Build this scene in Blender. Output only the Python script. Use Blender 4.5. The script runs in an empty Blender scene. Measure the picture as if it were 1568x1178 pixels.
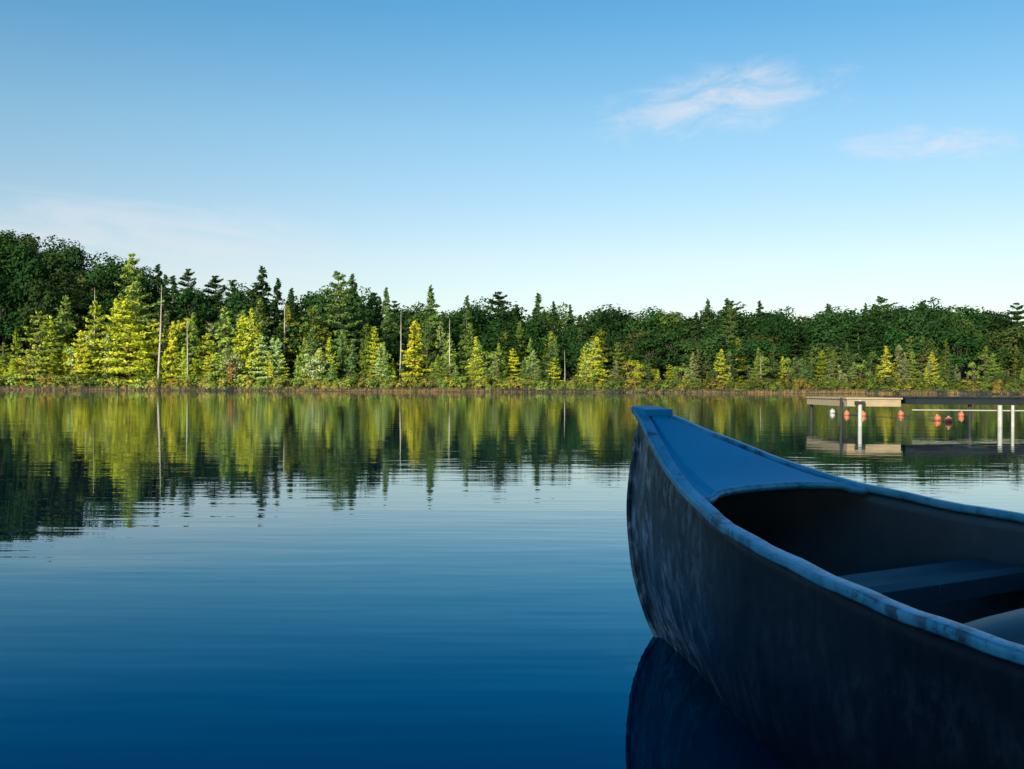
import bpy, math, random
import numpy as np
from mathutils import Vector
random.seed(4); rng=np.random.default_rng(7)
R=math.radians
scene=bpy.context.scene
col=scene.collection

# ---------------------------------------------------------------- helpers
def link(o,parent=None):
    col.objects.link(o)
    if parent is not None: o.parent=parent
    return o
def empty(name,loc=(0,0,0),rz=0):
    e=bpy.data.objects.new(name,None); e.location=loc; e.rotation_euler=(0,0,rz); e.empty_display_size=.2
    return link(e)
def mk_mesh(name,verts,faces,mats,midx=None,smooth=False):
    me=bpy.data.meshes.new(name)
    me.from_pydata([tuple(map(float,v)) for v in verts],[],[tuple(map(int,f)) for f in faces])
    for m in mats: me.materials.append(m)
    if midx is not None: me.polygons.foreach_set('material_index',np.array(midx,dtype=np.int32))
    if smooth: me.polygons.foreach_set('use_smooth',np.ones(len(faces),dtype=bool))
    me.update(); return me
def mk_obj(name,verts,faces,mats,midx=None,smooth=False,parent=None):
    return link(bpy.data.objects.new(name,mk_mesh(name,verts,faces,mats,midx,smooth)),parent)
class Geo:
    def __init__(s): s.v=[];s.f=[];s.m=[]
    def add(s,v,f,m=0):
        b=len(s.v); s.v.extend([tuple(p) for p in v]); s.f.extend([tuple(i+b for i in q) for q in f]); s.m.extend([m]*len(f))
    def tube(s,p0,p1,r0,r1,n=6,m=0,cap=True):
        p0=np.array(p0,float);p1=np.array(p1,float);d=p1-p0;d/=np.linalg.norm(d)+1e-9
        a=np.cross(d,[0,0,1.]) if abs(d[2])<.9 else np.cross(d,[1.,0,0]); a/=np.linalg.norm(a); b=np.cross(d,a)
        v=[]
        for p,r in((p0,r0),(p1,r1)):
            for i in range(n):
                t=2*math.pi*i/n; v.append(p+r*(math.cos(t)*a+math.sin(t)*b))
        f=[(i,(i+1)%n,n+(i+1)%n,n+i) for i in range(n)]
        if cap: f+= [tuple(range(n))[::-1],tuple(range(n,2*n))]
        s.add(v,f,m)
    def box(s,x0,x1,y0,y1,z0,z1,m=0):
        v=[(x,y,z) for z in(z0,z1) for y in(y0,y1) for x in(x0,x1)]
        s.add(v,[(0,2,3,1),(4,5,7,6),(0,1,5,4),(2,6,7,3),(0,4,6,2),(1,3,7,5)],m)
    def leaves(s,c,nrm,size,m=1,asp=.55,tang=None):
        c=np.asarray(c);N=len(c); nrm=nrm/(np.linalg.norm(nrm,axis=1,keepdims=True)+1e-9)
        t=rng.normal(size=(N,3)) if tang is None else tang+rng.normal(size=(N,3))*.25
        t=t-(t*nrm).sum(1,keepdims=True)*nrm; t/=np.linalg.norm(t,axis=1,keepdims=True)+1e-9
        b=np.cross(nrm,t); sz=size*rng.uniform(.6,1.3,(N,1))
        v=np.stack([c-t*sz,c+b*sz*asp,c+t*sz,c-b*sz*asp],1).reshape(-1,3)
        k=len(s.v); s.v.extend(map(tuple,v.tolist()))
        s.f.extend([(k+4*i,k+4*i+1,k+4*i+2,k+4*i+3) for i in range(N)]); s.m.extend([m]*N)
    def mesh(s,name,mats,smooth=False): return mk_mesh(name,s.v,s.f,mats,s.m,smooth)
    def obj(s,name,mats,smooth=False,parent=None): return link(bpy.data.objects.new(name,s.mesh(name,mats,smooth)),parent)

def newmat(name):
    m=bpy.data.materials.new(name); m.use_nodes=True
    return m,m.node_tree.nodes,m.node_tree.links,m.node_tree.nodes['Principled BSDF']
def noise(N,L,scale,detail=4,co=None,rough=.55):
    n=N.new('ShaderNodeTexNoise'); n.inputs['Scale'].default_value=scale; n.inputs['Detail'].default_value=detail; n.inputs['Roughness'].default_value=rough
    if co is not None: L.new(co,n.inputs['Vector'])
    return n.outputs['Fac']
def ramp(N,L,fac,stops):
    r=N.new('ShaderNodeValToRGB'); e=r.color_ramp.elements
    while len(e)<len(stops): e.new(.5)
    for i,(p,c) in enumerate(stops): e[i].position=p; e[i].color=(c[0],c[1],c[2],1) if len(c)==3 else c
    L.new(fac,r.inputs[0]); return r.outputs[0]
def mapping(N,L,scale=(1,1,1),kind='Object',rot=(0,0,0)):
    t=N.new('ShaderNodeTexCoord'); m=N.new('ShaderNodeMapping'); m.inputs['Scale'].default_value=scale; m.inputs['Rotation'].default_value=rot
    L.new(t.outputs[kind],m.inputs['Vector']); return m.outputs[0]
def simple(name,c1,c2,scale=6,rough=.7,metal=0,sc=(1,1,1),bump=.2,bd=.01):
    m,N,L,P=newmat(name); co=mapping(N,L,sc); f=noise(N,L,scale,6,co)
    L.new(ramp(N,L,f,[(.3,c1),(.7,c2)]),P.inputs['Base Color']); P.inputs['Roughness'].default_value=rough; P.inputs['Metallic'].default_value=metal
    b=N.new('ShaderNodeBump'); b.inputs['Strength'].default_value=bump; b.inputs['Distance'].default_value=bd
    L.new(f,b.inputs['Height']); L.new(b.outputs[0],P.inputs['Normal']); return m

# ---------------------------------------------------------------- materials
def foliage_mat(name):
    m,N,L,P=newmat(name); oi=N.new('ShaderNodeObjectInfo')
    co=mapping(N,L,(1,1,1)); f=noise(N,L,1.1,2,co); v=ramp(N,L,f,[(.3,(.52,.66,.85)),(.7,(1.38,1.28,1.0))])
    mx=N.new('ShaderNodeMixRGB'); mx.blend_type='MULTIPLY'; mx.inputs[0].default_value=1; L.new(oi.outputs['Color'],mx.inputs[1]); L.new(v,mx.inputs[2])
    N.remove(P); D=N.new('ShaderNodeBsdfDiffuse'); L.new(mx.outputs[0],D.inputs['Color'])
    L.new(D.outputs[0],N['Material Output'].inputs['Surface']); return m
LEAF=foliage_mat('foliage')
BARK=simple('bark',(.06,.045,.035),(.16,.13,.10),5,.9,sc=(1,1,.2))
DEAD=simple('weathered_wood',(.40,.36,.29),(.66,.60,.50),4,.85,sc=(1,1,.2))

m,N,L,P=newmat('lake_water'); WATER=m
c1=mapping(N,L,(.28,1,1),rot=(0,0,R(6))); c2=mapping(N,L,(.4,1.0,1),rot=(0,0,R(-9))); c3=mapping(N,L,(.12,1,1),rot=(0,0,R(2)))
n1=noise(N,L,6,2,c1,.5); n2=noise(N,L,1.3,2,c2,.5); n3=noise(N,L,14,1,c3,.5)
# calm and breezy patches
pt=ramp(N,L,noise(N,L,.22,2,mapping(N,L,(.5,1,1)),.5),[(.35,(.5,.5,.5)),(.65,(1,1,1))])
b1=N.new('ShaderNodeBump'); L.new(pt,b1.inputs['Strength']); b1.inputs['Distance'].default_value=.0013; L.new(n1,b1.inputs['Height'])
b2=N.new('ShaderNodeBump'); b2.inputs['Strength'].default_value=1; b2.inputs['Distance'].default_value=.0028; L.new(n2,b2.inputs['Height']); L.new(b1.outputs[0],b2.inputs['Normal'])
b3=N.new('ShaderNodeBump'); L.new(pt,b3.inputs['Strength']); b3.inputs['Distance'].default_value=.0006; L.new(n3,b3.inputs['Height']); L.new(b2.outputs[0],b3.inputs['Normal'])
fr=N.new('ShaderNodeFresnel'); fr.inputs['IOR'].default_value=1.52; L.new(b3.outputs[0],fr.inputs['Normal'])
gl=N.new('ShaderNodeBsdfGlossy'); gl.inputs['Roughness'].default_value=.012; L.new(b3.outputs[0],gl.inputs['Normal'])
L.new(ramp(N,L,fr.outputs[0],[(.08,(.0,.48,.86)),(.22,(.02,.60,1)),(.36,(.34,.79,1)),(.52,(.80,.95,1)),(.8,(1,1,1))]),gl.inputs['Color'])
df=N.new('ShaderNodeBsdfDiffuse'); df.inputs['Color'].default_value=(.001,.018,.05,1)
ms=N.new('ShaderNodeMixShader'); L.new(fr.outputs[0],ms.inputs[0]); L.new(df.outputs[0],ms.inputs[1]); L.new(gl.outputs[0],ms.inputs[2])
N.remove(P); L.new(ms.outputs[0],N['Material Output'].inputs['Surface'])

m,N,L,P=newmat('shore_ground'); GROUND=m
co=mapping(N,L); f=noise(N,L,.6,6,co); L.new(ramp(N,L,f,[(.3,(.03,.04,.014)),(.55,(.06,.055,.02)),(.75,(.10,.075,.03))]),P.inputs['Base Color']); P.inputs['Roughness'].default_value=.95

def metal_mat(name,ca,cb,cc,scale,sc,rough=(.3,.5),metal=.6,bump=.3,spk=1.6,slo=.6,pos=(.35,.55,.72),dent=.003,spc=None,wear=False,spec=.5):
    m,N,L,P=newmat(name); co=mapping(N,L,sc); f=noise(N,L,scale,8,co,.65); co2=mapping(N,L,(1,1,1)); g=noise(N,L,40,6,mapping(N,L,(1,1,.5)),.72); h=noise(N,L,3,4,co2)
    a=ramp(N,L,f,[(pos[0],ca),(pos[1],cb),(pos[2],cc)]); s=ramp(N,L,g,[(slo,(0,0,0)),(slo+.1,(1,1,1))]); hh=ramp(N,L,noise(N,L,9,5,co2,.6) if wear else h,[(.42,(0,0,0)),(.62,(1,1,1))])
    mm=N.new('ShaderNodeMath'); mm.operation='MULTIPLY'; L.new(s,mm.inputs[0]); L.new(hh,mm.inputs[1]); fac=mm.outputs[0]
    base=a
    if wear:  # rubbed and scuffed skin is concentrated at the bow
        tc_=N.new('ShaderNodeTexCoord'); sx_=N.new('ShaderNodeSeparateXYZ'); L.new(tc_.outputs['Object'],sx_.inputs[0])
        mr=N.new('ShaderNodeMapRange'); mr.inputs['From Min'].default_value=.55; mr.inputs['From Max'].default_value=.02; mr.inputs['To Min'].default_value=.05; mr.inputs['To Max'].default_value=1; L.new(sx_.outputs[0],mr.inputs['Value'])
        m3=N.new('ShaderNodeMath'); m3.operation='MULTIPLY'; L.new(fac,m3.inputs[0]); L.new(mr.outputs[0],m3.inputs[1]); fac=m3.outputs[0]
        mb=N.new('ShaderNodeMixRGB'); L.new(mr.outputs[0],mb.inputs[0]); mb.inputs[1].default_value=(*ca,1); L.new(a,mb.inputs[2]); base=mb.outputs[0]
    mx=N.new('ShaderNodeMixRGB'); L.new(fac,mx.inputs[0]); L.new(base,mx.inputs[1]); sp_=spc or tuple(min(1,x*spk) for x in cc); mx.inputs[2].default_value=(*sp_,1)
    L.new(mx.outputs[0],P.inputs['Base Color']); P.inputs['Metallic'].default_value=metal; P.inputs['Specular IOR Level'].default_value=spec
    if wear: P.inputs['Specular Tint'].default_value=(.35,.7,1,1)
    rr=N.new('ShaderNodeMapRange'); rr.inputs['To Min'].default_value=rough[0]; rr.inputs['To Max'].default_value=rough[1]; L.new(f,rr.inputs['Value']); L.new(rr.outputs[0],P.inputs['Roughness'])
    b=N.new('ShaderNodeBump'); b.inputs['Strength'].default_value=bump; b.inputs['Distance'].default_value=dent; L.new(h,b.inputs['Height']); 
    b3=N.new('ShaderNodeBump'); b3.inputs['Strength'].default_value=bump*.5; b3.inputs['Distance'].default_value=.0008; L.new(g,b3.inputs['Height']); L.new(b.outputs[0],b3.inputs['Normal']); L.new(b3.outputs[0],P.inputs['Normal'])
    return m
HULL=metal_mat('canoe_hull_aluminium',(.003,.011,.024),(.030,.055,.080),(.15,.195,.24),8,(2,2,.8),(.34,.56),.15,.8,2.2,.47,(.37,.50,.66),.015,None,True,.2)  # canoe metals carry the sky's blue light in their base colours
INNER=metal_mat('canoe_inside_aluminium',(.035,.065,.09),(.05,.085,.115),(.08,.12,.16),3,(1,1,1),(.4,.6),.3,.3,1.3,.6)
DECK=metal_mat('canoe_deck_aluminium',(.002,.29,.52),(.004,.35,.60),(.01,.40,.65),2.5,(1,1,1),(.42,.6),.12,.25,1.15,.60,dent=.004,spec=.2)  # reflected sky is put into this bright blue base colour
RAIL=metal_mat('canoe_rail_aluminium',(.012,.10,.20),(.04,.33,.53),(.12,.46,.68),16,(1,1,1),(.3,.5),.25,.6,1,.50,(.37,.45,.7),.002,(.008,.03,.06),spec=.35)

# ---------------------------------------------------------------- terrain / water
def sstep(a,b,x):
    t=min(1,max(0,(x-a)/(b-a))); return t*t*(3-2*t)
def ground(x,y):
    if y>60:
        t=y-137-.6*math.sin(x*.11)-.3*math.sin(x*.37+1)
        if t<0: return max(-1.5,t*.3)
        h=.12*min(t,3)+ (.015*(t-3) if t>3 else 0)
        return h+(1.2+13*sstep(-30,-98,x))*sstep(10,38,t)+6.5*sstep(44,60,t)
    t=-4.5-y+.5*math.sin(x*.3)
    if t<0: return max(-1.5,t*.4)
    return .18*min(t,4)+(.06*(t-4) if t>4 else 0)
xs=np.concatenate([np.linspace(-400,-150,11)[:-1],np.linspace(-150,150,121),np.linspace(150,400,11)[1:]])
ys=np.concatenate([np.arange(-120,-8,8),np.arange(-8,0,.5),np.arange(0,130,10),np.arange(130,150,.5),np.arange(150,260,5),[300,450,800]])
V=[(x,y,ground(x,y)) for y in ys for x in xs]; nx=len(xs)
F=[(j*nx+i,j*nx+i+1,(j+1)*nx+i+1,(j+1)*nx+i) for j in range(len(ys)-1) for i in range(nx-1)]
mk_obj('ground',V,F,[GROUND],smooth=True)
mk_obj('lake_water',[(-400,-30,0),(400,-30,0),(400,160,0),(-400,160,0)],[(0,1,2,3)],[WATER])
# thin morning mist lying on the far water
mm_=bpy.data.materials.new('morning_mist'); mm_.use_nodes=True; N=mm_.node_tree.nodes; L=mm_.node_tree.links; N.remove(N['Principled BSDF'])
vs=N.new('ShaderNodeVolumeScatter'); vs.inputs['Color'].default_value=(.95,.95,1,1); vs.inputs['Density'].default_value=.0017; vs.inputs['Anisotropy'].default_value=0; L.new(vs.outputs[0],N['Material Output'].inputs['Volume'])
g=Geo(); g.box(-125,125,95,136.6,.03,.6); g.obj('mist',[mm_])

# ---------------------------------------------------------------- tree meshes
def conifer(name,h,r,nbr,per,size,droop=-.1,whorl=0,power=.85,low=.06,irr=.35,lean=0):
    g=Geo(); g.tube((0,0,0),(lean*.5,0,h*.5),h*.013,h*.009,6); g.tube((lean*.5,0,h*.5),(lean,0,h*.99),h*.009,h*.002,5)
    for i in range(nbr):
        f=low+(1-low)*(i+random.random())/nbr
        if whorl: f=min(.985,low+(1-low)*(round((f-low)/(1-low)*whorl)+random.uniform(-.16,.16))/whorl)
        a=random.uniform(0,6.283); ln=r*(1-f)**power*random.uniform(1-irr,1+irr*.5)+.12
        if random.random()<.08: ln*=1.35
        d=np.array([math.cos(a),math.sin(a),droop+.55*f]); base=np.array([lean*f,0,f*h])
        tip=base+d*ln
        if i%2==0 and ln>.6: g.tube(base,tip,.012*ln+.008,.004,3,cap=False)
        k=max(4,int(per*ln/r*1.6)); t=rng.uniform(.12,1.05,k)**.75
        c=base+np.outer(t,d)*ln
        side=np.array([-math.sin(a),math.cos(a),0]); c=c+np.outer(rng.normal(size=k)*ln*.2*(1.2-t*.6),side)+rng.normal(size=(k,3))*[.04,.04,.07]
        nr=np.array([d[0]*.9,d[1]*.9,.6])+rng.normal(size=(k,3))*.6
        g.leaves(c,nr,size,1,.42,np.tile(d,(k,1)))
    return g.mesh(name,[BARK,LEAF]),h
def broadleaf(name,h,r,lobes,per,size,trunk=.28,low=.62):
    g=Geo(); g.tube((0,0,0),(0,0,h*trunk),.22,.17,7); g.tube((0,0,h*trunk),(.2,.1,h*.75),.17,.06,6)
    for i in range(lobes):
        a=random.uniform(0,6.283); u=random.uniform(-1,1); rr=random.uniform(.4,.88)
        q=math.sqrt(1-u*u); c=np.array([math.cos(a)*q*r*rr,math.sin(a)*q*r*rr,h*(low+(.95-low)*u*rr)])
        lr=r*random.uniform(.2,.48)
        g.tube((0,0,h*random.uniform(trunk*.8,.6)),c,.07,.02,4,cap=False)
        n=int(per*(lr/(.37*r))**2)
        d=rng.normal(size=(n,3)); d/=np.linalg.norm(d,axis=1,keepdims=True); rad=lr*rng.uniform(.55,1.22,(n,1))
        g.leaves(c+d*rad*[1,1,.8],d+[0,0,.35]+rng.normal(size=(n,3))*.55,size,1,.6)
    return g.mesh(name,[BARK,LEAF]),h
def snag(name,h,nb):
    g=Geo(); x=random.uniform(-.3,.3)
    g.tube((0,0,0),(x,0,h*.55),.085,.06,7); g.tube((x,0,h*.55),(x*1.6,.1,h),.06,.012,6)
    for i in range(nb):
        f=random.uniform(.25,.97); a=random.uniform(0,6.28); l=random.uniform(.2,.8)*(1.15-f)*1.4
        b=np.array([x*f*1.5,0,h*f]); g.tube(b,b+np.array([math.cos(a),math.sin(a),random.uniform(-.2,.4)])*l,.018,.006,4)
    return g.mesh(name,[DEAD]),h

TAM=[conifer('tamarack_%d'%i,8,[1.6,1.25,2.0,1.4][i],95,28,.16,-.05,0,[.8,.7,.9,.6][i],.05,.5) for i in range(4)]
PINE=[conifer('young_pine_%d'%i,9,[2.5,2.9,2.2][i],[105,95,80][i],40,.18,.0,[12,10,9][i],[.75,.65,.5][i],[.05,.08,.2][i],.6,[0,.3,-.3][i]) for i in range(3)]
SPR=[conifer('spruce_%d'%i,14,[2.3,1.9][i],130,36,.25,-.2,0,.9,.1,.4,.2) for i in range(2)]
WPINE=[conifer('white_pine_%d'%i,18,[4.0,4.6][i],120,80,.24,.02,12,.55,.16,.6,.4) for i in range(2)]
BROAD=[broadleaf('broadleaf_%d'%i,13,[3.6,4.2,3.2][i],[28,26,22][i],150,.25) for i in range(3)]
SAP=[broadleaf('sapling_%d'%i,6,[1.6,1.25][i],[13,11][i],70,.15,.2,.55) for i in range(2)]
BUSH=[]
for i in range(3):
    g=Geo()
    for k in range(9):
        a=random.uniform(0,6.28); q=random.uniform(0,.6); c=np.array([math.cos(a)*q,math.sin(a)*q,random.uniform(.3,1.0)])
        g.tube((0,0,0),c,.02,.008,3,cap=False)
        d=rng.normal(size=(60,3)); d/=np.linalg.norm(d,axis=1,keepdims=True)
        g.leaves(c+d*rng.uniform(.15,.38,(60,1)),d+[0,0,.4],.09,1,.5)
    BUSH.append((g.mesh('bush_%d'%i,[BARK,LEAF]),1.3))

def put(name,mh,x,y,h,colr,parent=None,wf=1.0):
    me,H=mh; o=bpy.data.objects.new(name,me); s=h/H; o.location=(x,y,ground(x,y)-.05); o.scale=(s*wf,s*wf,s); o.rotation_euler=(random.uniform(-.03,.03),random.uniform(-.03,.03),random.uniform(0,6.28)); o.color=(*colr,1)
    return link(o,parent)
def cj(c,j=.2):
    k=random.uniform(1-j,1+j); return tuple(max(.004,q*k*random.uniform(.92,1.08)) for q in c)

SKY=[(-900,290),(-300,305),(0,338),(80,356),(130,380),(200,398),(280,418),(330,428),(400,428),(470,436),(530,432),(600,454),(700,460),(760,458),(840,465),(900,468),(1000,462),(1100,460),(1190,457),(1240,468),(1290,455),(1370,463),(1480,455),(1520,463),(1568,460),(2400,455)]
SHO=[(-600,500),(0,540),(60,485),(110,490),(145,470),(200,470),(250,490),(330,485),(385,478),(440,498),(500,505),(560,512),(630,500),(680,520),(730,512),(800,510),(840,525),(915,515),(980,535),(1040,545),(1100,535),(1170,528),(1250,535),(1360,530),(1430,538),(1500,538),(1568,545),(2300,550)]
def top(prof,x,y):
    px=784+1525*x/y; yt=np.interp(px,[p[0] for p in prof],[p[1] for p in prof]); return .54+(595+.00436*(px-784)-yt)*y/1525,px
forest=empty('distant_forest')
DG=(.028,.070,.021)
for Y,lo,hi,sp in((152,.50,.80,3.6),(160,.68,.95,3.6),(169,.80,1.0,3.6),(179,.89,1.04,3.5)):
    x=-150.
    while x<150:
        x+=sp*random.uniform(.6,1.4); y=Y+random.uniform(-2.5,2.5); tz,px=top(SKY,x,y)
        tz*=random.uniform(lo,hi); h=max(6,tz-ground(x,y)); r=random.random()
        pc=.45 if 200<px<900 else .24
        if r<pc: put('forest_conifer',random.choice(SPR+SPR+WPINE),x,y,h*random.uniform(.98,1.10),cj((.042,.086,.028),.35),forest,random.uniform(1.0,1.7))
        else:
            c=DG if random.random()<.75 else random.choice([(.065,.105,.028),(.05,.10,.03),(.08,.11,.035)])
            put('forest_broadleaf',random.choice(BROAD),x,y,h*1.02,cj(c,.35),forest,random.uniform(.8,1.3)*min(1.5,13/h))
shore=empty('shoreline_trees')
for Y,lo,hi,sp in((139.8,.3,.8,2.5),(142.2,.4,1.0,2.2),(145,.6,1.12,2.5),(148.5,.8,1.35,2.8)):
    x=-125.
    while x<125:
        x+=sp*(random.uniform(.15,.8) if random.random()<.6 else random.uniform(1,2.6)); y=Y+random.uniform(-.9,.9); tz,px=top(SHO,x,y)
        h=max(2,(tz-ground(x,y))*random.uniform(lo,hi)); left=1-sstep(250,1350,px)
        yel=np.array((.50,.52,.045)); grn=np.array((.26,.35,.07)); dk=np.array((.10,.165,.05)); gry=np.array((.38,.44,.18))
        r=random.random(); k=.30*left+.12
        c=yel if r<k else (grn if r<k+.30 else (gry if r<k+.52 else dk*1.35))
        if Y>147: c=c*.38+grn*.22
        c=c*(.68+.46*left)  # weaker light on the right bank is put into the tree colours
        q=random.random(); kind=TAM if q<.5 else (PINE if q<.76 else SAP)
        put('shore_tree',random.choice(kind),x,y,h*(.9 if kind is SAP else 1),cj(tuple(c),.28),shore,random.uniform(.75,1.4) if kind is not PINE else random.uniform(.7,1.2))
shr=empty('shoreline_shrubs')
for Y in(137.9,138.8):
    x=-120.
    while x<120:
        x+=random.uniform(.4,1.3); px=784+1525*x/Y; left=1-sstep(250,1250,px)
        c=random.choice([(.34,.34,.06),(.25,.32,.06),(.36,.27,.06),(.2,.26,.06)]); c=tuple(np.array(c)*(.6+.5*left))  # shrub colours dimmed rightwards to stand for the weaker light there
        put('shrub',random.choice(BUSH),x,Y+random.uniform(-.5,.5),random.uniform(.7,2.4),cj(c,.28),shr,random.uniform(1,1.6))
# sedge
n=16000; X=rng.uniform(-120,120,n); Yv=137.2+rng.uniform(0,1.6,n)+.6*np.sin(X*.11)
vv=[];ff=[]
for i in range(n):
    z=ground(X[i],Yv[i])-.03; h=random.uniform(.2,.6); w=.05; a=random.uniform(0,3.14); dx=math.cos(a)*w; dy=math.sin(a)*w; lx=random.uniform(-.15,.15)
    b=len(vv); vv+=[(X[i]-dx,Yv[i]-dy,z),(X[i]+dx,Yv[i]+dy,z),(X[i]+lx,Yv[i]-.05,z+h)]; ff.append((b,b+1,b+2))
so=mk_obj('shore_grass',vv,ff,[LEAF]); so.color=(.30,.18,.06,1)

def feat(name,mh,px,ytop,Y,c,wf=1):
    x=(px-784)*Y/1525; z=.54+(595+.00436*(px-784)-ytop)*Y/1525; return put(name,mh,x,Y,z-ground(x,Y),c,None,wf)
feat('pine_tree',WPINE[0],207,390,146,(.28,.36,.08),.95)
feat('pine_tree',WPINE[1],525,417,151,(.15,.23,.06),1.0)
feat('pine_tree',PINE[1],200,458,141,(.54,.55,.045),1.35)
feat('pine_tree',PINE[0],62,478,141,(.32,.36,.06),1.5)
feat('pine_tree',PINE[0],145,462,143,(.44,.48,.05),.9)
feat('pine_tree',WPINE[0],1118,470,152,(.09,.14,.04),.8)
feat('spruce_tree',SPR[0],655,437,152,(.12,.2,.05),1.1)
feat('spruce_tree',SPR[1],592,440,152,(.11,.18,.05),1.0)
feat('spruce_tree',SPR[1],712,452,153,(.09,.15,.045),1.0)
feat('tamarack_tree',TAM[1],385,474,141,(.46,.5,.06),1.2)
feat('tamarack_tree',TAM[3],632,492,141,(.56,.52,.04),1.2)
feat('tamarack_tree',TAM[0],915,517,140.5,(.52,.5,.045),1.3)
feat('tamarack_tree',TAM[2],730,516,140.5,(.44,.48,.055),1.1)
feat('tamarack_tree',TAM[0],1105,535,140.5,(.48,.46,.055),1.3)
feat('tamarack_tree',TAM[2],1358,530,140.5,(.48,.45,.055),1.2)
feat('tamarack_tree',TAM[1],1427,540,140.5,(.44,.42,.055),1.5)
feat('autumn_shrub',BUSH[0],355,552,139,(.28,.14,.05),.5)
for px,yt,Y in((287,485,139),(241,435,139.5),(142,440,146),(433,460,147),(689,487,141),(865,535,139.3),(1165,540,139.6),(612,478,147)):
    feat('dead_tree',snag('dead_tree',8,16),px,yt,Y,(1,1,1),1.0)

# near shore forest behind the viewer (its shadow lies over the canoe)
near=empty('near_shore_forest')
for Y,sp in((-13,3.0),(-17,3.0),(-22,3.3)):
    x=-40.
    while x<36:
        x+=sp*random.uniform(.7,1.3); put('near_broadleaf',random.choice(BROAD),x,Y+random.uniform(-1.5,1.5),random.uniform(7.6,8.8)-(.0 if Y>-20 else .6),cj(DG,.2),near,random.uniform(1.2,1.5))

# ---------------------------------------------------------------- canoe
def hermite(xs_,ys_,x):
    xs_=list(xs_); i=max(0,min(len(xs_)-2,int(np.searchsorted(xs_,x))-1))
    def sl(k):
        if k<=0: return (ys_[1]-ys_[0])/(xs_[1]-xs_[0])
        if k>=len(xs_)-1: return 0
        a=(ys_[k]-ys_[k-1])/(xs_[k]-xs_[k-1]); b=(ys_[k+1]-ys_[k])/(xs_[k+1]-xs_[k])
        return 0 if a*b<=0 else 2*a*b/(a+b)
    h=xs_[i+1]-xs_[i]; t=min(1,max(0,(x-xs_[i])/h)); m0=sl(i)*h; m1=sl(i+1)*h
    return (2*t**3-3*t*t+1)*ys_[i]+(t**3-2*t*t+t)*m0+(-2*t**3+3*t*t)*ys_[i+1]+(t**3-t*t)*m1
CL=5.2
E=[0,.02,.05,.1,.2,.385,.65,1.17,1.8,2.6]
WT=[.022,.030,.042,.064,.112,.200,.318,.450,.475,.48]
ZT=[.485,.479,.469,.451,.413,.352,.308,.278,.264,.259]
SZ=[-.15,-.12,-.06,0,.05,.15,.27,.4,.51]; SS=[.36,.22,.10,.03,-.01,-.056,-.072,-.052,-.018]
def fold(e): return min(e,CL-e)
def Wf(e): return hermite(E,WT,fold(e))
def Zf(e): return hermite(E,ZT,fold(e))
def hullpt(e,t,side):
    q=fold(e); z=-.15+(Zf(e)+.15)*t; n=1.6+2.4*sstep(0,.6,q)
    w=Wf(e)*math.sqrt(max(0,1-(1-t)**n))
    if q<.1: w*=.35+.65*sstep(0,.1,q) if t<.9 else (.35+.65*sstep(0,.1,q))*(1-sstep(.9,1,t))+sstep(.9,1,t)
    off=hermite(SZ,SS,z)*max(0,1-q/.65)
    s=e+off if e<=CL/2 else e-off
    return (s,side*w,z)
canoe=empty('canoe',(.31,2.2,0),R(-60))
es=sorted(set([0,.01,.02,.035,.05,.075,.1]+[round(.13+.04*i,3) for i in range(30)]+[1.35+.12*i for i in range(11)])); es=[e for e in es if e<CL/2]
es=es+[CL/2]+[CL-e for e in es[::-1]]
ts=[(i/24)**1.3 for i in range(25)]
V=[];nt=len(ts)
row=nt*2-1
for e in es:
    for t in ts[::-1]: V.append(hullpt(e,t,-1))
    for t in ts[1:]: V.append(hullpt(e,t,1))
F=[(j*row+i,j*row+i+1,(j+1)*row+i+1,(j+1)*row+i) for j in range(len(es)-1) for i in range(row-1)]
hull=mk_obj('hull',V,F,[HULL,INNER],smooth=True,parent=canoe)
sm=hull.modifiers.new('thick','SOLIDIFY'); sm.thickness=.004; sm.material_offset=1; sm.offset=-1
def sweep(name,path,frames,sec,mat,closed=True):
    v=[];n=len(sec)
    for p,(a,b) in zip(path,frames):
        for (u,w) in sec: v.append(np.array(p)+np.array(a)*u+np.array(b)*w)
    f=[(j*n+i,j*n+(i+1)%n,(j+1)*n+(i+1)%n,(j+1)*n+i) for j in range(len(path)-1) for i in range(n)]
    f+=[tuple(range(n))[::-1],tuple(range((len(path)-1)*n,len(path)*n))]
    return mk_obj(name,v,f,[mat],smooth=True,parent=canoe)
def rrect(w,h,r,k=3):
    o=[]
    for cx,cy,a0 in((w/2-r,h/2-r,0),(-w/2+r,h/2-r,90),(-w/2+r,-h/2+r,180),(w/2-r,-h/2+r,270)):
        for i in range(k+1):
            a=R(a0+90*i/k); o.append((cx+r*math.cos(a),cy+r*math.sin(a)))
    return o
for side,nm in((-1,'gunwale_port'),(1,'gunwale_starboard')):
    path=[];fr=[]
    pts=[np.array(hullpt(e,1,side)) for e in es]
    for i,p in enumerate(pts):
        a=pts[max(0,i-1)];b=pts[min(len(pts)-1,i+1)];d=b-a;d/=np.linalg.norm(d); o=np.cross(d,[0,0,1.]);o/=np.linalg.norm(o)
        up=np.cross(o,d); wob=.0012*math.sin(i*1.7)
        path.append(p+up*.004+[0,0,wob]); fr.append((o,up))
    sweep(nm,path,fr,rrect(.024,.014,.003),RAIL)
# stem bands
for end in(0,1):
    pts=[np.array(hullpt(0 if end==0 else CL,t,0))+np.array([-.003 if end==0 else .003,0,0]) for t in np.linspace(.12,.985,26)]
    fr=[]
    for i,p in enumerate(pts):
        d=pts[min(25,i+1)]-pts[max(0,i-1)];d/=np.linalg.norm(d); fr.append((np.array([0,1.,0]),np.cross(d,[0,1.,0])))
    sweep('stem_band',pts,fr,rrect(.024,.012,.005),HULL)
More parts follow.
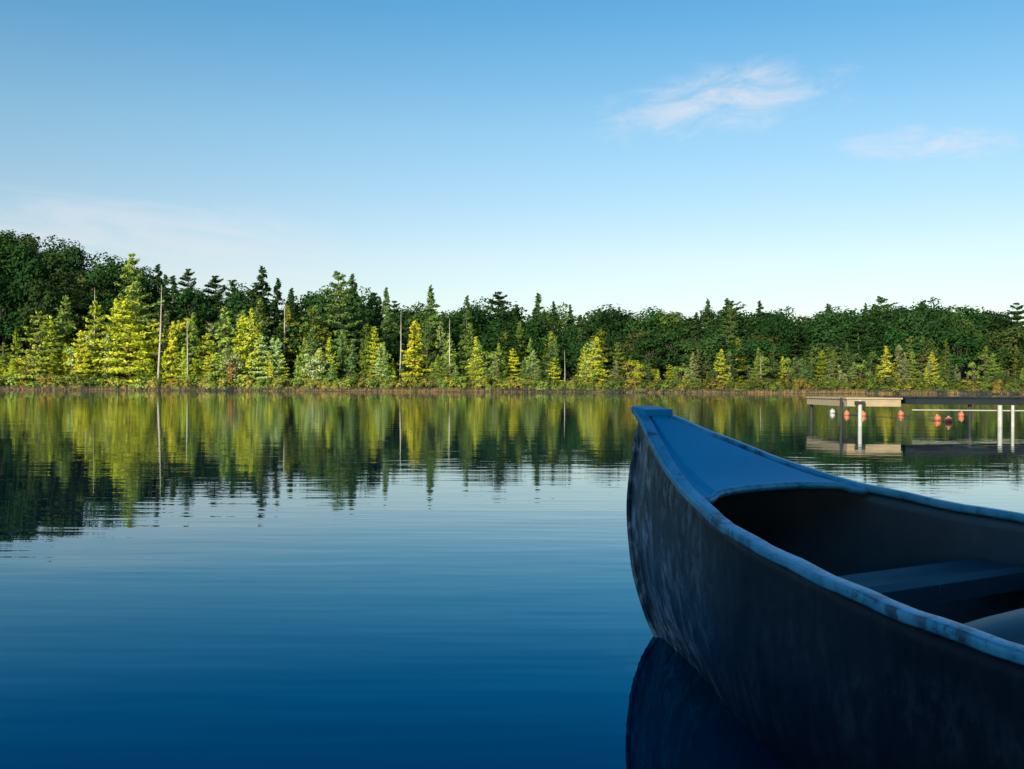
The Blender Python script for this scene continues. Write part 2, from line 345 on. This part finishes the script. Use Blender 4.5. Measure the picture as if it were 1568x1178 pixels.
# deck plates
for end in(0,1):
    DL=.40; ne=22; na=32; V=[]
    for i in range(ne+1):
        e0=.004+(DL-.004)*i/ne
        for j in range(na+1):
            k=-1+2*j/na; ed=e0+ (i/ne)**3*.03*(abs(k)**3)
            e=ed if end==0 else CL-ed
            w=Wf(e)-.0165; off=hermite(SZ,SS,Zf(e))*max(0,1-ed/.65)
            s=e+off if end==0 else e-off
            z=Zf(e)+.002+.003*(1-k*k)*min(1,max(w,0)/.1) + (.006 if abs(k)<.86 and i>1 else 0)
            V.append((s,k*max(w,.004),z))
    F=[(i*(na+1)+j,i*(na+1)+j+1,(i+1)*(na+1)+j+1,(i+1)*(na+1)+j) for i in range(ne) for j in range(na)]
    if end: F=[f[::-1] for f in F]
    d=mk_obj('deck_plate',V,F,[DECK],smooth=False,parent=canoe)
    sm=d.modifiers.new('t','SOLIDIFY'); sm.thickness=.003; sm.offset=-1
    edge=[np.array(V[ne*(na+1)+j])+np.array([0,0,-.002]) for j in range(na+1)]
    sec=[(.0075*math.cos(R(a)),.0075*math.sin(R(a))) for a in range(0,360,36)]
    sweep('deck_rolled_edge',edge,[((1,0,0),(0,0,1))]*len(edge),sec,RAIL)
    g=Geo(); sg=1 if end==0 else -1; bx=0 if end==0 else CL
    prof=[(-.036,.026),(-.032,.034),(-.01,.038),(.022,.040),(.027,.037)]
    top_=[]
    for (s,w) in prof:
        zz=.502-.12*(s+.03)
        top_+= [(bx+sg*s,-w,zz),(bx+sg*s,w,zz)]
    v=[(x,y,z) for x,y,z in top_]+[(x,y,z-.016) for x,y,z in top_]; K=len(top_)
    f=[]
    for i in range(0,K-2,2): f+=[(i,i+2,i+3,i+1),(K+i,K+i+1,K+i+3,K+i+2),(i,K+i,K+i+2,i+2),(i+1,i+3,K+i+3,K+i+1)]
    f+=[(0,1,K+1,K),(K-2,2*K-2,2*K-1,K-1)]
    g.add(v,f); c=g.obj('bow_cap' if end==0 else 'stern_cap',[DECK],parent=canoe); bv=c.modifiers.new('b','BEVEL'); bv.width=.003; bv.segments=2
# rivets
g=Geo()
def rivet(p,r=.0028):
    v=[];f=[]
    for k in range(3):
        ph=k*math.pi/4
        for i in range(6): v.append((p[0]+r*math.cos(ph)*math.cos(i*1.047),p[1]+r*math.cos(ph)*math.sin(i*1.047),p[2]+r*.6*math.sin(ph)))
    for k in range(2):
        for i in range(6): f.append((k*6+i,k*6+(i+1)%6,(k+1)*6+(i+1)%6,(k+1)*6+i))
    g.add(v,f)
for side in(-1,1):
    for i in range(8):
        e=.10+i*.038; off=hermite(SZ,SS,Zf(e))*(1-e/.65); w=Wf(e)-.0165; rivet((e+off,side*w*.94,Zf(e)+.003))
g.obj('rivets',[HULL],True,canoe)
# ribs, seats, thwarts
def cross(name,s0,s1,z,th,mat,lip=.0):
    n=16; V=[];secn=[(s0,0),(s0+.012,.009),(s0+.03,.002),(s1-.03,.002),(s1-.012,.009),(s1,0),(s1,-th),(s1-.008,-th),(s1-.012,-.006),(s0+.012,-.006),(s0+.008,-th),(s0,-th)]
    for j in range(n+1):
        k=-1+2*j/n
        for (s,dz) in secn:
            w=Wf(s)*.965; V.append((s,k*w,z+dz))
    m_=len(secn); F=[(j*m_+i,j*m_+(i+1)%m_,(j+1)*m_+(i+1)%m_,(j+1)*m_+i) for j in range(n) for i in range(m_)]
    mk_obj(name,V,F,[mat],parent=canoe,smooth=False)
SEAT=metal_mat('canoe_seat_aluminium',(.015,.06,.09),(.022,.08,.12),(.035,.11,.16),4,(1,1,1),(.4,.55),.3,.2,1.4,.6)  # blue sky light is put into the seat colour as well
cross('bow_seat',.59,.70,.225,.03,SEAT); cross('stern_seat',CL-1.25,CL-1.0,.2,.03,SEAT)
def bar(name,s,z,rw,rh):
    pts=[];fr=[]
    w=Wf(s)
    for j in range(13):
        k=-1+2*j/12; pts.append((s,k*w*.955,z-.03*abs(k)**3)); fr.append(((1,0,0),(0,0,1)))
    sweep(name,pts,fr,[(rw*math.cos(R(a)),rh*math.sin(R(a))) for a in range(0,360,20)],SEAT)
bar('thwart',.98,.238,.045,.022); bar('centre_thwart',2.6,.23,.03,.015); bar('rear_thwart',3.6,.23,.03,.015)
for s in(1.25,1.7,2.2,3.0,3.5,4.1):
    pts=[];fr=[]
    for t in [x/14 for x in range(14,0,-1)]: pts.append(np.array(hullpt(s,t*.93+.02,-1))*[1,.965,1]+[0,0,.010])
    for t in [x/14 for x in range(1,15)]: pts.append(np.array(hullpt(s,t*.93+.02,1))*[1,.965,1]+[0,0,.010])
    for i in range(len(pts)):
        d=pts[min(len(pts)-1,i+1)]-pts[max(0,i-1)];d/=np.linalg.norm(d); fr.append((np.array([1.,0,0]),np.cross([1.,0,0],d)))
    sweep('rib',pts,fr,rrect(.03,.01,.004,2),INNER)

# ---------------------------------------------------------------- dock
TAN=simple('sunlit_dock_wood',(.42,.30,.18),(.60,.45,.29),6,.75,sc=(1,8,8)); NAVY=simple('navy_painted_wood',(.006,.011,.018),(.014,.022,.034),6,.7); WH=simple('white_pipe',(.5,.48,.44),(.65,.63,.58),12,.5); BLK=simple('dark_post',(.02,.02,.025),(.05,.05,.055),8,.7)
g=Geo()
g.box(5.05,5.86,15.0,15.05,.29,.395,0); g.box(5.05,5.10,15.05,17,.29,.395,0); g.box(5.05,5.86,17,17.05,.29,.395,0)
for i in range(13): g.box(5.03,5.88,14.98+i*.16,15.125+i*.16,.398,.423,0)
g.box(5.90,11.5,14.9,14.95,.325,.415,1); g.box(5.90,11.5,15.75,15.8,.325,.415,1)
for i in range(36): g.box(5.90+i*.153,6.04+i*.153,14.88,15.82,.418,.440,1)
g.tube((6.02,14.98,.24),(11.5,14.98,.225),.010,.010,8,2)
for x,y,r,m_,z in((5.22,14.93,.030,2,.39),(7.27,14.83,.033,2,.32),(7.46,14.83,.023,2,.32),(4.96,15,.022,3,.42),(6.9,15,.025,3,.325),(9.2,14.83,.04,2,.32),(5.1,16.95,.03,3,.39),(5.9,16.9,.03,3,.39),(8.4,15.7,.03,3,.4),(10.8,15.2,.04,3,.4)):
    g.tube((x,y,-1.4),(x,y,z),r,r,10,m_)
g.box(5.15,5.29,14.9,14.97,.32,.37,3)
g.obj('swimming_dock',[TAN,NAVY,WH,BLK])
RED=simple('orange_buoy_plastic',(.62,.15,.07),(.70,.20,.09),5,.4); WHB=simple('white_buoy_plastic',(.55,.5,.45),(.65,.6,.55),5,.4)
bl=[(1275,628,0),(1297,631,1),(1322,632,1),(1380,631,1),(1436,638,1),(1453,641,1),(1472,632,1)]; bp=[]
for px,py,cr in bl:
    d=.54*1525/(py+6-598); x=(px-784)*d/1525; bp.append((x,d)); g=Geo(); r=.06; n=16
    v=[]
    for k in range(11):
        ph=-math.pi/2+math.pi*k/10; rr=r*math.cos(ph)**.8 if 0<k<10 else .004
        for i in range(n): v.append((rr*math.cos(6.2832*i/n),rr*math.sin(6.2832*i/n),r*1.05*math.sin(ph)))
    f0=[(k*n+i,k*n+(i+1)%n,(k+1)*n+(i+1)%n,(k+1)*n+i) for k in range(10) for i in range(n)]
    g.add(v,f0,0 if cr else 1)
    g.tube((0,0,r*.95),(0,0,r*1.3),.015,.012,8,1); g.tube((0,0,-.008),(0,0,.001),r*1.05,r*1.05,16,0 if cr else 1)
    o=g.obj('swim_buoy',[RED,WHB],True); o.location=(x,d,.03); o.rotation_euler=(R(random.uniform(-12,12)),R(random.uniform(-12,12)),0)
g=Geo()
srt=sorted(bp)
for a,b in zip(srt[:-1],srt[1:]): g.tube((a[0],a[1],.008),(b[0],b[1],.008),.003,.003,5)
g.obj('buoy_rope',[BLK])

# ---------------------------------------------------------------- light, sky
EL=20; AZ=204
sx,sy=math.sin(R(AZ)),math.cos(R(AZ))
sd=bpy.data.lights.new('sun','SUN'); sd.energy=5; sd.angle=R(.5); sd.color=(1,.90,.65)
so=bpy.data.objects.new('sun',sd); link(so); dv=Vector((-sx*math.cos(R(EL)),-sy*math.cos(R(EL)),-math.sin(R(EL)))); so.rotation_euler=dv.to_track_quat('-Z','Y').to_euler(); so.location=(-10,-20,30)
w=bpy.data.worlds.new('World'); scene.world=w; w.use_nodes=True; N=w.node_tree.nodes; L=w.node_tree.links; BG=N['Background']
sk=N.new('ShaderNodeTexSky'); sk.sky_type='NISHITA'; sk.sun_disc=False; sk.sun_elevation=R(EL); sk.sun_rotation=R(AZ); sk.air_density=1.0; sk.dust_density=.6; sk.ozone_density=2.0
tc=N.new('ShaderNodeTexCoord'); sp=N.new('ShaderNodeSeparateXYZ'); L.new(tc.outputs['Generated'],sp.inputs[0])
def M(op,a,b=None,c=None,clamp=False):
    n=N.new('ShaderNodeMath'); n.operation=op; n.use_clamp=clamp
    for i,v in enumerate((a,b,c)):
        if v is None: continue
        if isinstance(v,(int,float)): n.inputs[i].default_value=v
        else: L.new(v,n.inputs[i])
    return n.outputs[0]
yy=M('MAXIMUM',sp.outputs[1],.05); U=M('DIVIDE',sp.outputs[0],yy); Vv=M('DIVIDE',sp.outputs[2],yy)
def cloud(cu,cv,ang,au,av,su,sv,amt,seed,lo=.38,hi=.8):
    du=M('SUBTRACT',U,cu); dv_=M('SUBTRACT',Vv,cv); ca,sa=math.cos(R(ang)),math.sin(R(ang))
    p=M('ADD',M('MULTIPLY',du,ca),M('MULTIPLY',dv_,sa)); q=M('SUBTRACT',M('MULTIPLY',dv_,ca),M('MULTIPLY',du,sa))
    cb=N.new('ShaderNodeCombineXYZ'); L.new(M('MULTIPLY',p,su),cb.inputs[0]); L.new(M('MULTIPLY',q,sv),cb.inputs[1]); cb.inputs[2].default_value=seed
    nn=N.new('ShaderNodeTexNoise'); nn.inputs['Scale'].default_value=1; nn.inputs['Detail'].default_value=8; nn.inputs['Roughness'].default_value=.66; nn.inputs['Distortion'].default_value=.5; L.new(cb.outputs[0],nn.inputs['Vector'])
    e=M('ADD',M('POWER',M('ABSOLUTE',M('DIVIDE',p,au)),2),M('POWER',M('ABSOLUTE',M('DIVIDE',q,av)),2))
    mask=M('SUBTRACT',1,e,clamp=True)
    v=M('ADD',nn.outputs['Fac'],M('MULTIPLY',M('SUBTRACT',mask,.6),.35))
    mr=N.new('ShaderNodeMapRange'); mr.interpolation_type='SMOOTHSTEP'; mr.inputs['From Min'].default_value=lo; mr.inputs['From Max'].default_value=hi; L.new(v,mr.inputs['Value'])
    return M('MULTIPLY',M('MULTIPLY',mr.outputs[0],M('POWER',mask,.7)),amt)
cl=M('MAXIMUM',cloud(.215,.290,10,.17,.046,15,38,.66,1.3,.36,.8),cloud(.425,.248,1,.14,.024,18,55,.5,4.1,.36,.8))
cl=M('MAXIMUM',cl,cloud(-.40,.15,-7,.36,.065,6,38,.38,7.7,.38,.75))
front=M('GREATER_THAN',sp.outputs[1],.06); cl=M('MULTIPLY',cl,front)
zz=M('MAXIMUM',sp.outputs[2],0)
tint=ramp(N,L,zz,[(0,(.72,.66,.65)),(.13,(.84,.75,.69)),(.25,(.66,.80,.765)),(.38,(.31,.71,.80)),(.8,(.17,.57,.76))])
tm=N.new('ShaderNodeMixRGB'); tm.blend_type='MULTIPLY'; tm.inputs[0].default_value=1; L.new(sk.outputs[0],tm.inputs[1]); L.new(tint,tm.inputs[2])
sc=N.new('ShaderNodeVectorMath'); sc.operation='SCALE'; L.new(tm.outputs[0],sc.inputs[0]); sc.inputs['Scale'].default_value=2.0
mx=N.new('ShaderNodeMixRGB'); L.new(cl,mx.inputs[0]); L.new(sc.outputs[0],mx.inputs[1]); mx.inputs[2].default_value=(8.6,8.3,8.7,1)
L.new(mx.outputs[0],BG.inputs['Color']); BG.inputs['Strength'].default_value=.1

# ---------------------------------------------------------------- camera
cd=bpy.data.cameras.new('camera'); cd.lens=35; cd.sensor_width=36; cd.clip_start=.02; cd.clip_end=3000
co_=bpy.data.objects.new('camera',cd); link(co_); co_.location=(0,0,.54); co_.rotation_euler=(R(90.22),R(-.25),0)
scene.camera=co_
scene.view_settings.view_transform='Standard'; scene.view_settings.look='None'; scene.view_settings.exposure=0
